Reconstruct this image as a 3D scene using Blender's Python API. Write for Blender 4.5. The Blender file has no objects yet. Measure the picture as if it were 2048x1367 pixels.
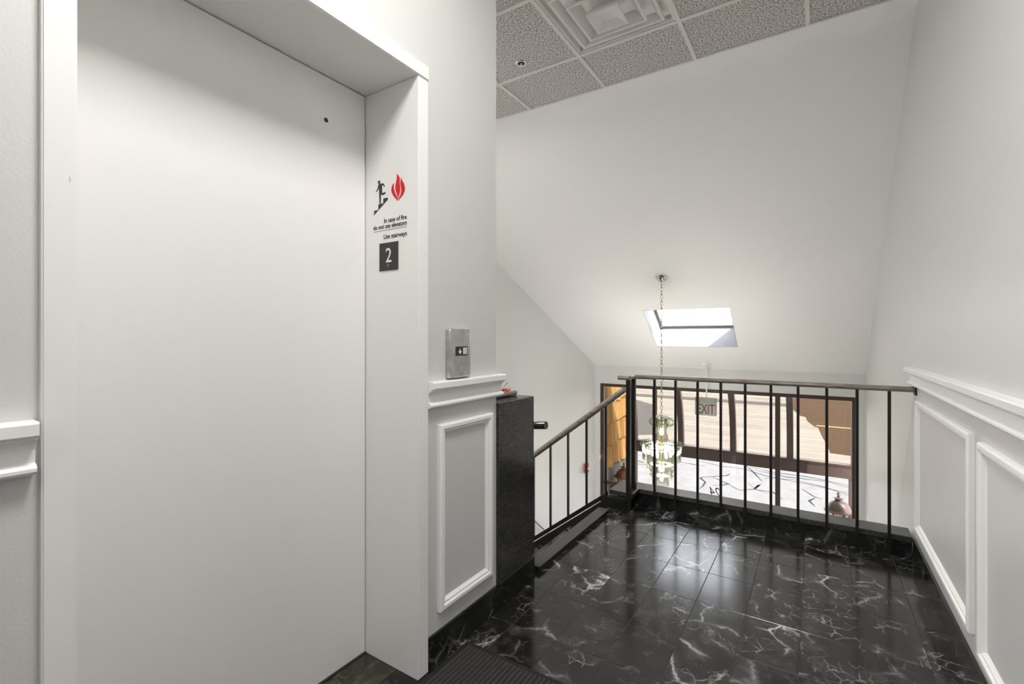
import bpy, bmesh, math, random
from mathutils import Vector, Matrix
random.seed(7)
SC = bpy.context.scene
COL = SC.collection

# ------------------------------------------------------------------ camera
cd = bpy.data.cameras.new('camera'); cam = bpy.data.objects.new('camera', cd); COL.objects.link(cam)
cd.sensor_fit = 'HORIZONTAL'; cd.sensor_width = 36.0; cd.lens = 938.0 / 2048 * 36
cd.shift_y = -9.5 / 2048; cd.clip_start = 0.02; cd.clip_end = 200
cam.location = (0, 0, 1.21); cam.rotation_euler = (math.pi / 2, 0, math.radians(32.865))
SC.camera = cam
# ------------------------------------------------------------------ world, sun, exposure
SC.view_settings.view_transform = 'Standard'; SC.view_settings.look = 'None'
SC.view_settings.exposure = 0.24; SC.view_settings.gamma = 1.0; SC.view_settings.use_curve_mapping = False
w = bpy.data.worlds.new('sky'); SC.world = w; w.use_nodes = True
bg = w.node_tree.nodes['Background']
sky = w.node_tree.nodes.new('ShaderNodeTexSky'); sky.sky_type = 'HOSEK_WILKIE'
sky.sun_direction = Vector((0.27, -0.17, 0.50)).normalized(); sky.turbidity = 5.0; sky.ground_albedo = 0.4
hs = w.node_tree.nodes.new('ShaderNodeHueSaturation'); hs.inputs['Saturation'].default_value = 0.16
w.node_tree.links.new(sky.outputs['Color'], hs.inputs['Color'])
w.node_tree.links.new(hs.outputs['Color'], bg.inputs['Color'])
bg.inputs['Strength'].default_value = 34.0
sd = bpy.data.lights.new('sun', 'SUN'); sd.energy = 13.0; sd.angle = math.radians(0.6); sd.color = (1.0, 0.95, 0.88)
sun = bpy.data.objects.new('sun', sd); COL.objects.link(sun); sun.location = (8, -2, 12)
sun.rotation_euler = Vector((-0.27, 0.17, -0.50)).to_track_quat('-Z', 'Y').to_euler()
LAMP = (76.0, 31.0, 12.5)       # watts of the troffers: added fill above the stairs, at the elevator, added fill at the rear
CHANDELIER = 85.0               # watts of the chandelier's bulbs together

# ------------------------------------------------------------------ materials
def N(nt, t, **kw):
    n = nt.nodes.new(t)
    for k, v in kw.items():
        if k in n.inputs: n.inputs[k].default_value = v
        else: setattr(n, k, v)
    return n
MATS = {}
def mat(name, col=(0.8, 0.8, 0.8), rough=0.5, metal=0.0, spec=0.5, bump=None, emit=None, coat=0.0):
    m = bpy.data.materials.new(name); m.use_nodes = True; nt = m.node_tree; b = nt.nodes['Principled BSDF']
    b.inputs['Base Color'].default_value = (*col, 1); b.inputs['Roughness'].default_value = rough
    b.inputs['Metallic'].default_value = metal; b.inputs['Specular IOR Level'].default_value = spec
    b.inputs['Coat Weight'].default_value = coat
    if emit: b.inputs['Emission Color'].default_value = (*emit[0], 1); b.inputs['Emission Strength'].default_value = emit[1]
    if bump:
        tc = N(nt, 'ShaderNodeTexCoord'); no = N(nt, 'ShaderNodeTexNoise', Scale=bump[0], Detail=3.0)
        bp = N(nt, 'ShaderNodeBump', Strength=bump[1], Distance=bump[2])
        nt.links.new(tc.outputs['Object'], no.inputs['Vector']); nt.links.new(no.outputs['Fac'], bp.inputs['Height'])
        nt.links.new(bp.outputs['Normal'], b.inputs['Normal'])
    MATS[name] = m
    return m
def bsdf(m): return m.node_tree.nodes['Principled BSDF']
def ramp(nt, stops):
    r = nt.nodes.new('ShaderNodeValToRGB'); e = r.color_ramp.elements
    e[0].position, e[0].color = stops[0][0], (*stops[0][1], 1)
    e[1].position, e[1].color = stops[-1][0], (*stops[-1][1], 1)
    for p, c in stops[1:-1]:
        x = e.new(p); x.color = (*c, 1)
    return r
def g(v): return (v, v, v)

mat('wall_paint', (0.625, 0.618, 0.605), 0.42, bump=(160, 0.12, 0.004))
mat('ceiling_paint', (0.90, 0.888, 0.872), 0.6, bump=(120, 0.08, 0.003))
mat('trim_white', (0.87, 0.865, 0.855), 0.33, bump=(40, 0.05, 0.003))
mat('door_paint', (0.80, 0.79, 0.775), 0.38, bump=(220, 0.06, 0.002))
mat('grid_white', (0.74, 0.72, 0.69), 0.5)
mat('diffuser_white', (0.74, 0.72, 0.69), 0.42)
mat('grout', (0.05, 0.05, 0.05), 0.8)
mat('dark_gap', (0.02, 0.02, 0.02), 0.7)
mat('black_metal', (0.016, 0.014, 0.014), 0.38, metal=0.3)
mat('stringer_black', (0.012, 0.012, 0.012), 0.35)
mat('nosing_metal', (0.07, 0.07, 0.07), 0.38, metal=0.5)
mat('bronze_frame', (0.040, 0.022, 0.016), 0.45)
mat('canopy_bronze', (0.05, 0.029, 0.022), 0.55, bump=(60, 0.2, 0.004))
mat('chrome', (0.82, 0.81, 0.79), 0.12, metal=1.0)
mat('chain_metal', (0.42, 0.36, 0.27), 0.25, metal=1.0)
mat('brass', (0.75, 0.55, 0.2), 0.25, metal=1.0)
mat('sign_black', (0.028, 0.026, 0.024), 0.5)
mat('print_black', (0.035, 0.03, 0.028), 0.6)
mat('print_red', (0.62, 0.005, 0.008), 0.5)
mat('print_white', (0.82, 0.82, 0.8), 0.5)
mat('print_wine', (0.10, 0.012, 0.016), 0.5)
mat('rule_pink', (0.42, 0.2, 0.21), 0.5)
mat('exit_housing', (0.19, 0.195, 0.175), 0.4, metal=0.3)
mat('exit_face', (0.30, 0.295, 0.275), 0.45)
mat('button_grey', (0.62, 0.61, 0.59), 0.4)
mat('alarm_red', (0.6, 0.04, 0.03), 0.4)
mat('pvc_white', (0.78, 0.77, 0.75), 0.4)
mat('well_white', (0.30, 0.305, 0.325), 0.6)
mat('sash_grey', (0.42, 0.40, 0.38), 0.4, metal=0.4)
mat('skylight_sash', (0.20, 0.19, 0.18), 0.5)
mat('lantern_copper', (0.12, 0.048, 0.018), 0.45, metal=0.6)
mat('lantern_dark', (0.05, 0.03, 0.023), 0.5, metal=0.3)
mat('stucco_grey', (0.065, 0.056, 0.045), 0.9, spec=0.05, bump=(60, 0.4, 0.01))
mat('petal_red', (0.55, 0.03, 0.015), 0.6)
mat('leaf_green', (0.30, 0.30, 0.08), 0.6)
mat('twig', (0.10, 0.09, 0.08), 0.6)
mat('rubber', (0.012, 0.012, 0.012), 0.75)
mat('carpet_rib', (0.05, 0.05, 0.05), 0.95, bump=(500, 0.8, 0.004))
mat('line_yellow', (0.19, 0.125, 0.03), 0.8)
mat('line_white', (0.18, 0.18, 0.175), 0.8)
mat('tar', (0.012, 0.013, 0.019), 0.9, spec=0.05)
mat('asphalt_dark', (0.055, 0.055, 0.056), 0.95, spec=0.05, bump=(20, 0.3, 0.01))
mat('ground_brown', (0.040, 0.024, 0.014), 0.95, spec=0.05, bump=(8, 0.3, 0.01))
mat('roof_dark', (0.12, 0.10, 0.09), 0.9)
mat('lamp_diffuser', (0.9, 0.9, 0.9), 0.5, emit=((1, 0.97, 0.92), 3.0))
mat('bulb', (1, 1, 1), 0.4, emit=((1.0, 0.93, 0.78), 7.0))

# painted elevator frame and door: a few scuffs with their own shape
for nm in ('door_paint', 'trim_scuffed'):
    if nm == 'trim_scuffed': mat(nm, (0.82, 0.81, 0.795), 0.36)
    m = MATS[nm]; nt = m.node_tree; b = bsdf(m)
    tc = N(nt, 'ShaderNodeTexCoord'); mp = N(nt, 'ShaderNodeMapping'); mp.inputs['Scale'].default_value = (3, 3, 1.2)
    n1 = N(nt, 'ShaderNodeTexNoise', Scale=34.0, Detail=5.0, Roughness=0.7); n2 = N(nt, 'ShaderNodeTexNoise', Scale=2.3, Detail=1.0)
    r1 = ramp(nt, [(0.70 if nm == 'trim_scuffed' else 0.73, g(0)), (0.76 if nm == 'trim_scuffed' else 0.80, g(1))]); r2 = ramp(nt, [(0.50, g(0)), (0.62, g(1))])
    mu = N(nt, 'ShaderNodeMath', operation='MULTIPLY'); mx = N(nt, 'ShaderNodeMix', data_type='RGBA')
    L = nt.links.new
    L(tc.outputs['Object'], mp.inputs['Vector']); L(mp.outputs['Vector'], n1.inputs['Vector']); L(tc.outputs['Object'], n2.inputs['Vector'])
    L(n1.outputs['Fac'], r1.inputs['Fac']); L(n2.outputs['Fac'], r2.inputs['Fac']); L(r1.outputs['Color'], mu.inputs[0]); L(r2.outputs['Color'], mu.inputs[1])
    L(mu.outputs[0], mx.inputs['Factor'])
    mx.inputs['A'].default_value = b.inputs['Base Color'].default_value[:]; mx.inputs['B'].default_value = (0.33, 0.29, 0.25, 1)
    L(mx.outputs['Result'], b.inputs['Base Color'])

def marble(name, base, vein, scale, per_object=True, rough=0.16):
    m = mat(name, base, rough, spec=0.5); nt = m.node_tree; b = bsdf(m); L = nt.links.new
    tc = N(nt, 'ShaderNodeTexCoord'); oi = N(nt, 'ShaderNodeObjectInfo')
    mul = N(nt, 'ShaderNodeVectorMath', operation='SCALE'); mul.inputs[0].default_value = (37.0, 53.0, 71.0)
    L(oi.outputs['Random'], mul.inputs['Scale'])
    add = N(nt, 'ShaderNodeVectorMath', operation='ADD'); L(tc.outputs['Object'], add.inputs[0])
    if per_object: L(mul.outputs['Vector'], add.inputs[1])
    else: add.inputs[1].default_value = (0, 0, 0)
    # warp
    nw = N(nt, 'ShaderNodeTexNoise', Scale=scale * 1.3, Detail=4.0, Roughness=0.6); L(add.outputs['Vector'], nw.inputs['Vector'])
    sub = N(nt, 'ShaderNodeVectorMath', operation='SUBTRACT'); L(nw.outputs['Color'], sub.inputs[0]); sub.inputs[1].default_value = (0.5, 0.5, 0.5)
    sc2 = N(nt, 'ShaderNodeVectorMath', operation='SCALE'); L(sub.outputs['Vector'], sc2.inputs[0]); sc2.inputs['Scale'].default_value = 0.55 / scale
    wp = N(nt, 'ShaderNodeVectorMath', operation='ADD'); L(add.outputs['Vector'], wp.inputs[0]); L(sc2.outputs['Vector'], wp.inputs[1])
    v1 = N(nt, 'ShaderNodeTexVoronoi', feature='DISTANCE_TO_EDGE', Scale=scale); L(wp.outputs['Vector'], v1.inputs['Vector'])
    v2 = N(nt, 'ShaderNodeTexVoronoi', feature='DISTANCE_TO_EDGE', Scale=scale * 3.1); L(wp.outputs['Vector'], v2.inputs['Vector'])
    r1 = ramp(nt, [(0.0, g(1)), (0.014, g(0.5)), (0.05, g(0.0))]); L(v1.outputs['Distance'], r1.inputs['Fac'])
    r2 = ramp(nt, [(0.0, g(0.7)), (0.02, g(0.2)), (0.06, g(0.0))]); L(v2.outputs['Distance'], r2.inputs['Fac'])
    nm1 = N(nt, 'ShaderNodeTexNoise', Scale=scale * 0.8, Detail=3.0); L(add.outputs['Vector'], nm1.inputs['Vector'])
    nm2 = N(nt, 'ShaderNodeTexNoise', Scale=scale * 1.1, Detail=5.0, Roughness=0.7); 
    off = N(nt, 'ShaderNodeVectorMath', operation='ADD'); L(add.outputs['Vector'], off.inputs[0]); off.inputs[1].default_value = (9, 4, 2); L(off.outputs['Vector'], nm2.inputs['Vector'])
    m1 = ramp(nt, [(0.50, g(0)), (0.68, g(1))]); L(nm1.outputs['Fac'], m1.inputs['Fac'])
    m2 = ramp(nt, [(0.51, g(0)), (0.66, g(1))]); L(nm2.outputs['Fac'], m2.inputs['Fac'])
    a = N(nt, 'ShaderNodeMath', operation='MULTIPLY'); L(r1.outputs['Color'], a.inputs[0]); L(m1.outputs['Color'], a.inputs[1])
    c = N(nt, 'ShaderNodeMath', operation='MULTIPLY'); L(r2.outputs['Color'], c.inputs[0]); L(m2.outputs['Color'], c.inputs[1])
    # grey clouding
    nc = N(nt, 'ShaderNodeTexNoise', Scale=scale * 1.8, Detail=6.0, Roughness=0.65); L(wp.outputs['Vector'], nc.inputs['Vector'])
    rc = ramp(nt, [(0.50, g(0)), (0.78, g(0.10))]); L(nc.outputs['Fac'], rc.inputs['Fac'])
    s = N(nt, 'ShaderNodeMath', operation='ADD', use_clamp=True); L(a.outputs[0], s.inputs[0]); L(c.outputs[0], s.inputs[1])
    fr_ = N(nt, 'ShaderNodeMath', operation='MULTIPLY'); L(oi.outputs['Random'], fr_.inputs[0]); fr_.inputs[1].default_value = 7.31
    ff = N(nt, 'ShaderNodeMath', operation='FRACT'); L(fr_.outputs[0], ff.inputs[0])
    fa_ = N(nt, 'ShaderNodeMath', operation='MULTIPLY_ADD'); L(ff.outputs[0], fa_.inputs[0]); fa_.inputs[1].default_value = 0.85; fa_.inputs[2].default_value = 0.2
    sv = N(nt, 'ShaderNodeMath', operation='MULTIPLY'); L(s.outputs[0], sv.inputs[0]); L(fa_.outputs[0], sv.inputs[1])
    vc = N(nt, 'ShaderNodeTexVoronoi', feature='F1', Scale=scale); L(wp.outputs['Vector'], vc.inputs['Vector'])
    sep = N(nt, 'ShaderNodeSeparateColor'); L(vc.outputs['Color'], sep.inputs['Color'])
    cl = N(nt, 'ShaderNodeMath', operation='MULTIPLY'); L(sep.outputs[0], cl.inputs[0]); cl.inputs[1].default_value = 0.010
    ce = ramp(nt, [(0.0, g(0.10)), (0.10, g(0.03)), (0.22, g(0.0))]); L(v1.outputs['Distance'], ce.inputs['Fac'])
    cm = N(nt, 'ShaderNodeMath', operation='MULTIPLY'); L(ce.outputs['Color'], cm.inputs[0]); L(m1.outputs['Color'], cm.inputs[1])
    ca = N(nt, 'ShaderNodeMath', operation='ADD'); L(cl.outputs[0], ca.inputs[0]); L(cm.outputs[0], ca.inputs[1])
    cb = N(nt, 'ShaderNodeMath', operation='ADD'); L(ca.outputs[0], cb.inputs[0]); L(sv.outputs[0], cb.inputs[1])
    s2 = N(nt, 'ShaderNodeMath', operation='ADD', use_clamp=True); L(cb.outputs[0], s2.inputs[0]); L(rc.outputs['Color'], s2.inputs[1])
    mx = N(nt, 'ShaderNodeMix', data_type='RGBA'); L(s2.outputs[0], mx.inputs['Factor'])
    mx.inputs['A'].default_value = (*base, 1); mx.inputs['B'].default_value = (*vein, 1); L(mx.outputs['Result'], b.inputs['Base Color'])
    return m
marble('marble_black', g(0.006), (0.62, 0.61, 0.60), 5.5)
marble('marble_base', g(0.008), (0.30, 0.30, 0.30), 4.5, rough=0.2)
marble('marble_olive', (0.020, 0.019, 0.010), (0.42, 0.41, 0.36), 6.0)

def granite(name, dark, light, scale, rough):
    m = mat(name, dark, rough, spec=0.5); nt = m.node_tree; b = bsdf(m); L = nt.links.new
    tc = N(nt, 'ShaderNodeTexCoord'); n = N(nt, 'ShaderNodeTexNoise', Scale=scale, Detail=4.0, Roughness=0.7)
    r = ramp(nt, [(0.40, dark), (0.62, light), (0.75, tuple(min(1, x * 2.2) for x in light))])
    L(tc.outputs['Object'], n.inputs['Vector']); L(n.outputs['Fac'], r.inputs['Fac']); L(r.outputs['Color'], b.inputs['Base Color'])
    return m
granite('granite_dark', g(0.016), g(0.050), 120, 0.16)
granite('granite_ledge', g(0.02), g(0.07), 170, 0.22)

# acoustic tile
m = mat('acoustic_tile', (0.6, 0.57, 0.54), 0.9); nt = m.node_tree; L = nt.links.new
tc = N(nt, 'ShaderNodeTexCoord'); n = N(nt, 'ShaderNodeTexNoise', Scale=105.0, Detail=4.0, Roughness=0.75)
r = ramp(nt, [(0.39, (0.10, 0.09, 0.085)), (0.48, (0.52, 0.49, 0.47)), (0.58, (0.80, 0.775, 0.75))])
L(tc.outputs['Object'], n.inputs['Vector']); L(n.outputs['Fac'], r.inputs['Fac']); L(r.outputs['Color'], bsdf(m).inputs['Base Color'])
bp = N(nt, 'ShaderNodeBump', Strength=0.7, Distance=0.004); L(n.outputs['Fac'], bp.inputs['Height']); L(bp.outputs['Normal'], bsdf(m).inputs['Normal'])

# handrail wood
m = mat('rail_wood', (0.16, 0.13, 0.10), 0.28, coat=0.2); nt = m.node_tree; L = nt.links.new
tc = N(nt, 'ShaderNodeTexCoord'); mp = N(nt, 'ShaderNodeMapping'); mp.inputs['Scale'].default_value = (6, 60, 60)
n = N(nt, 'ShaderNodeTexNoise', Scale=2.0, Detail=4.0); r = ramp(nt, [(0.3, (0.12, 0.095, 0.075)), (0.7, (0.30, 0.26, 0.215))])
L(tc.outputs['Object'], mp.inputs['Vector']); L(mp.outputs['Vector'], n.inputs['Vector']); L(n.outputs['Fac'], r.inputs['Fac']); L(r.outputs['Color'], bsdf(m).inputs['Base Color'])

# brushed metal of the call plate
m = mat('plate_metal', (0.55, 0.54, 0.52), 0.33, metal=0.85); nt = m.node_tree; L = nt.links.new
tc = N(nt, 'ShaderNodeTexCoord'); n = N(nt, 'ShaderNodeTexNoise', Scale=28.0, Detail=4.0)
r = ramp(nt, [(0.3, (0.44, 0.43, 0.41)), (0.7, (0.62, 0.61, 0.585))]); L(tc.outputs['Object'], n.inputs['Vector']); L(n.outputs['Fac'], r.inputs['Fac']); L(r.outputs['Color'], bsdf(m).inputs['Base Color'])

# wood shingles: colour differs per shingle
m = mat('shingle_wood', (0.6, 0.4, 0.2), 0.9, spec=0.08); nt = m.node_tree; L = nt.links.new
oi = N(nt, 'ShaderNodeObjectInfo'); r = ramp(nt, [(0.0, (0.115, 0.050, 0.011)), (0.5, (0.155, 0.075, 0.018)), (1.0, (0.19, 0.105, 0.032))])
tc = N(nt, 'ShaderNodeTexCoord'); mp = N(nt, 'ShaderNodeMapping'); mp.inputs['Scale'].default_value = (30, 30, 2)
n = N(nt, 'ShaderNodeTexNoise', Scale=2.0, Detail=4.0); mx = N(nt, 'ShaderNodeMix', data_type='RGBA', blend_type='MULTIPLY'); mx.inputs['Factor'].default_value = 0.8
r2 = ramp(nt, [(0.3, g(0.55)), (0.6, g(1.0))])
L(oi.outputs['Random'], r.inputs['Fac']); L(tc.outputs['Object'], mp.inputs['Vector']); L(mp.outputs['Vector'], n.inputs['Vector']); L(n.outputs['Fac'], r2.inputs['Fac'])
L(r.outputs['Color'], mx.inputs['A']); L(r2.outputs['Color'], mx.inputs['B']); L(mx.outputs['Result'], bsdf(m).inputs['Base Color'])

# ground outside
def ground_mat(name, c1, c2, scale, stretch):
    m = mat(name, c1, 0.95, spec=0.05); nt = m.node_tree; L = nt.links.new
    tc = N(nt, 'ShaderNodeTexCoord'); mp = N(nt, 'ShaderNodeMapping'); mp.inputs['Scale'].default_value = stretch
    n = N(nt, 'ShaderNodeTexNoise', Scale=scale, Detail=6.0, Roughness=0.65); r = ramp(nt, [(0.35, c1), (0.68, c2)])
    L(tc.outputs['Object'], mp.inputs['Vector']); L(mp.outputs['Vector'], n.inputs['Vector']); L(n.outputs['Fac'], r.inputs['Fac']); L(r.outputs['Color'], bsdf(m).inputs['Base Color'])
ground_mat('concrete', (0.079, 0.077, 0.075), (0.099, 0.097, 0.095), 3.0, (1, 1, 1))
ground_mat('road', (0.120, 0.115, 0.109), (0.168, 0.161, 0.151), 1.2, (0.25, 1.4, 1))

def glassy(name, tint, gloss, rough=0.02, gl_col=(1, 1, 1)):
    m = bpy.data.materials.new(name); m.use_nodes = True; nt = m.node_tree
    nt.nodes.remove(nt.nodes['Principled BSDF']); out = nt.nodes['Material Output']
    t = N(nt, 'ShaderNodeBsdfTransparent'); t.inputs['Color'].default_value = (*tint, 1)
    s = N(nt, 'ShaderNodeBsdfGlossy'); s.inputs['Roughness'].default_value = rough; s.inputs['Color'].default_value = (*gl_col, 1)
    mx = N(nt, 'ShaderNodeMixShader')
    if gloss is None:
        fr = N(nt, 'ShaderNodeFresnel'); fr.inputs['IOR'].default_value = 1.12; nt.links.new(fr.outputs['Fac'], mx.inputs['Fac'])
    else: mx.inputs['Fac'].default_value = gloss
    nt.links.new(t.outputs[0], mx.inputs[1]); nt.links.new(s.outputs[0], mx.inputs[2]); nt.links.new(mx.outputs[0], out.inputs['Surface'])
    MATS[name] = m
glassy('clear_glass', (0.97, 0.97, 0.97), None)
glassy('bronze_glass', (0.80, 0.765, 0.72), 0.012)
glassy('skylight_glass', (0.97, 0.97, 0.98), 0.02)
glassy('lantern_glass', (0.85, 0.80, 0.70), 0.12)
glassy('crystal', (0.86, 0.868, 0.82), 0.10, 0.08, (0.95, 0.95, 0.90))
glassy('acrylic', (0.84, 0.87, 0.82), 0.12, 0.08)

# ------------------------------------------------------------------ mesh helpers
def bm_(): return bmesh.new()
def box(bm, x0, x1, y0, y1, z0, z1):
    v = [bm.verts.new(p) for p in ((x0, y0, z0), (x1, y0, z0), (x1, y1, z0), (x0, y1, z0), (x0, y0, z1), (x1, y0, z1), (x1, y1, z1), (x0, y1, z1))]
    for f in ((0, 3, 2, 1), (4, 5, 6, 7), (0, 1, 5, 4), (1, 2, 6, 5), (2, 3, 7, 6), (3, 0, 4, 7)): bm.faces.new([v[i] for i in f])
    return v
def prism(bm, prof, a, b, axis):
    """prof: 2-D polygon. axis 'y': prof=(x,z); 'x': prof=(y,z); 'z': prof=(x,y)"""
    def P(p, t):
        return {'y': (p[0], t, p[1]), 'x': (t, p[0], p[1]), 'z': (p[0], p[1], t)}[axis]
    A = [bm.verts.new(P(p, a)) for p in prof]; B = [bm.verts.new(P(p, b)) for p in prof]
    bm.faces.new(A); bm.faces.new(B[::-1]); n = len(prof)
    for i in range(n): bm.faces.new((A[i], B[i], B[(i + 1) % n], A[(i + 1) % n]))
def tube(bm, pts, rx, rz=None, seg=12, cap=True):
    """sweep an ellipse (rx sideways, rz up) along pts"""
    rz = rz or rx; pts = [Vector(p) for p in pts]; rings = []
    for i, p in enumerate(pts):
        d = ((pts[min(i + 1, len(pts) - 1)] - p).normalized() + (p - pts[max(i - 1, 0)]).normalized())
        d = d.normalized()
        up = Vector((0, 0, 1)) if abs(d.z) < 0.95 else Vector((0, 1, 0))
        s = d.cross(up).normalized(); u = s.cross(d).normalized()
        k = 1.0
        if 0 < i < len(pts) - 1:
            k = 1.0 / max(0.5, (pts[i + 1] - p).normalized().dot(d))
        rings.append([bm.verts.new(p + s * (math.cos(2 * math.pi * j / seg) * rx * k) + u * (math.sin(2 * math.pi * j / seg) * rz)) for j in range(seg)])
    for a, b in zip(rings, rings[1:]):
        for j in range(seg): bm.faces.new((a[j], a[(j + 1) % seg], b[(j + 1) % seg], b[j]))
    if cap: bm.faces.new(rings[0][::-1]); bm.faces.new(rings[-1])
def lathe(bm, prof, cx, cy, seg=20, a0=0.0):
    rings = []
    for r, z in prof:
        if r < 1e-5: rings.append([bm.verts.new((cx, cy, z))])
        else: rings.append([bm.verts.new((cx + r * math.cos(a0 + 2 * math.pi * j / seg), cy + r * math.sin(a0 + 2 * math.pi * j / seg), z)) for j in range(seg)])
    for a, b in zip(rings, rings[1:]):
        if len(a) == 1 and len(b) == 1: continue
        for j in range(seg):
            if len(a) == 1: bm.faces.new((a[0], b[(j + 1) % seg], b[j]))
            elif len(b) == 1: bm.faces.new((a[j], a[(j + 1) % seg], b[0]))
            else: bm.faces.new((a[j], a[(j + 1) % seg], b[(j + 1) % seg], b[j]))
    return rings
def frame_sweep(bm, y0, y1, z0, z1, prof, xw, sgn):
    """mitred rectangular moulding on plane x=xw; prof=(inset, height)"""
    loops = []
    for d, h in prof:
        x = xw + sgn * h
        loops.append([bm.verts.new(p) for p in ((x, y0 + d, z0 + d), (x, y1 - d, z0 + d), (x, y1 - d, z1 - d), (x, y0 + d, z1 - d))])
    for a, b in zip(loops, loops[1:]):
        for i in range(4): bm.faces.new((a[i], a[(i + 1) % 4], b[(i + 1) % 4], b[i]))
def bevel(bm, w_, seg=2):
    bmesh.ops.bevel(bm, geom=list(bm.edges), offset=w_, segments=seg, affect='EDGES', profile=0.5, clamp_overlap=True)

def link(o, parent):
    COL.objects.link(o)
    if parent is not None: o.parent = parent
def wpos(o):
    p = Vector((0, 0, 0))
    while o is not None: p += o.location; o = o.parent
    return p
def obj(name, bm, m, parent=None, smooth=False, origin=None):
    """verts are in world space; the origin goes to the middle of the bottom of the mesh"""
    bmesh.ops.recalc_face_normals(bm, faces=bm.faces)
    vs = [v.co for v in bm.verts]
    lo = Vector([min(v[i] for v in vs) for i in range(3)]); hi = Vector([max(v[i] for v in vs) for i in range(3)])
    c = Vector(origin) if origin else Vector(((lo.x + hi.x) / 2, (lo.y + hi.y) / 2, lo.z))
    bmesh.ops.translate(bm, verts=bm.verts, vec=-c)
    me = bpy.data.meshes.new(name); bm.to_mesh(me); bm.free()
    me.materials.append(MATS[m])
    if smooth:
        me.shade_smooth()
        try: me.set_sharp_from_angle(angle=math.radians(40))
        except Exception: pass
    o = bpy.data.objects.new(name, me); link(o, parent)
    o.location = c - (wpos(parent) if parent else Vector())
    return o
def inst(src, pos, parent):
    o = src.copy(); link(o, parent); o.location = Vector(pos) - (wpos(parent) if parent else Vector()); return o
def thing(name, loc, label, cat, group=None):
    o = bpy.data.objects.new(name, None); o.empty_display_size = 0.05; COL.objects.link(o); o.location = loc
    return tag(o, label, cat, group)
def tag(o, label, cat, group=None):
    o['label'] = label; o['category'] = cat
    if group: o['group'] = group
    return o
def struct(o, label=None, cat=None):
    o['kind'] = 'structure'
    if label: o['label'] = label
    if cat: o['category'] = cat
    return o
def text(name, s, size, m, parent, loc, align='LEFT', mirror=False, width=None, ext=0.0004, rot=(math.pi / 2, 0, 0), bold=0.0, shear=0.0):
    cu = bpy.data.curves.new(name, 'FONT'); cu.body = s; cu.size = size; cu.extrude = ext; cu.align_x = align; cu.offset = bold; cu.shear = shear
    cu.resolution_u = 4
    o = bpy.data.objects.new(name + '_tmp', cu); COL.objects.link(o)
    dg = bpy.context.evaluated_depsgraph_get(); me = bpy.data.meshes.new_from_object(o.evaluated_get(dg))
    COL.objects.unlink(o); bpy.data.objects.remove(o)
    xs = [v.co.x for v in me.vertices]; k = 1.0
    if width: k = width / (max(xs) - min(xs))
    me.transform(Matrix.Diagonal((-k if mirror else k, 1, 1, 1)))
    me.transform(Matrix.Rotation(rot[2], 4, 'Z') @ Matrix.Rotation(rot[0], 4, 'X'))
    me.materials.clear(); me.materials.append(MATS[m])
    t = bpy.data.objects.new(name, me); link(t, parent); t.location = Vector(loc) - (wpos(parent) if parent else Vector())
    return t

# ------------------------------------------------------------------ dimensions
XE = -1.190      # elevator wall face
XB = -1.177      # face of the black base and of the stone pier
XR = 0.462       # right wall face
YB = -2.6        # wall behind the camera
YW = 6.413       # entrance wall, inside face
ZC = 3.0         # dropped ceiling
ZG = -2.8        # ground storey floor and pavement
YJ = 3.36        # where the ceiling starts to slope
K = (3.0 - 0.805) / (YW - YJ)
def zs(y): return ZC - K * (y - YJ)
NS = Vector((0, K, 1)).normalized()
def LW(y):       # x of the angled stairwell wall
    return -2.70 + (y - YW) * (0.48 / 1.783)

# ------------------------------------------------------------------ the setting
GX = [-1.277 + 0.2045 * i for i in range(9)] + [XR]
GY = [3.175 - 0.302 * i for i in range(9)]
b = bm_(); box(b, -1.277, XR + 0.1, YB, 3.56, -0.30, -0.0012); box(b, -1.60, -1.2771, 0.1, 1.40, -0.30, -0.0085); floor = struct(obj('floor', b, 'grout'), 'polished black marble landing floor with white veins', 'floor')
b = bm_(); box(b, -1.277, XR, YB, GY[-1] - 0.0012, -0.006, -0.0004); obj('marble_field', b, 'marble_black', floor)
cache = {}
def floor_tile(x0, x1, y0, y1, m='marble_black', parent=floor, name='marble_tile'):
    key = (round(x1 - x0, 4), round(y1 - y0, 4), m)
    c = ((x0 + x1) / 2, (y0 + y1) / 2, -0.008)
    if key in cache: return inst(cache[key], c, parent)
    bb = bm_(); box(bb, x0 + 0.0012, x1 - 0.0012, y0 + 0.0012, y1 - 0.0012, -0.008, 0.0)
    bmesh.ops.bevel(bb, geom=[e for e in bb.edges if all(v.co.z > -0.001 for v in e.verts)], offset=0.0008, segments=1, affect='EDGES')
    o = obj(name, bb, m, parent); cache[key] = o; return o
for j in range(len(GY)):
    for i in range(9):
        x0 = GX[i]
        if j == 0: floor_tile(GX[i], GX[i + 1], GY[0], 3.362)
        if j < len(GY) - 1: floor_tile(GX[i], GX[i + 1], GY[j + 1], GY[j])
# elevator recess floor
for i in range(3): floor_tile(-1.452, -1.2785, 0.30 + 0.3033 * i, 0.30 + 0.3033 * (i + 1), 'marble_olive')
b = bm_(); box(b, -1.462, -1.446, 0.301, 1.209, 0.0, 0.004); obj('door_sill', b, 'nosing_metal', floor)

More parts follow.
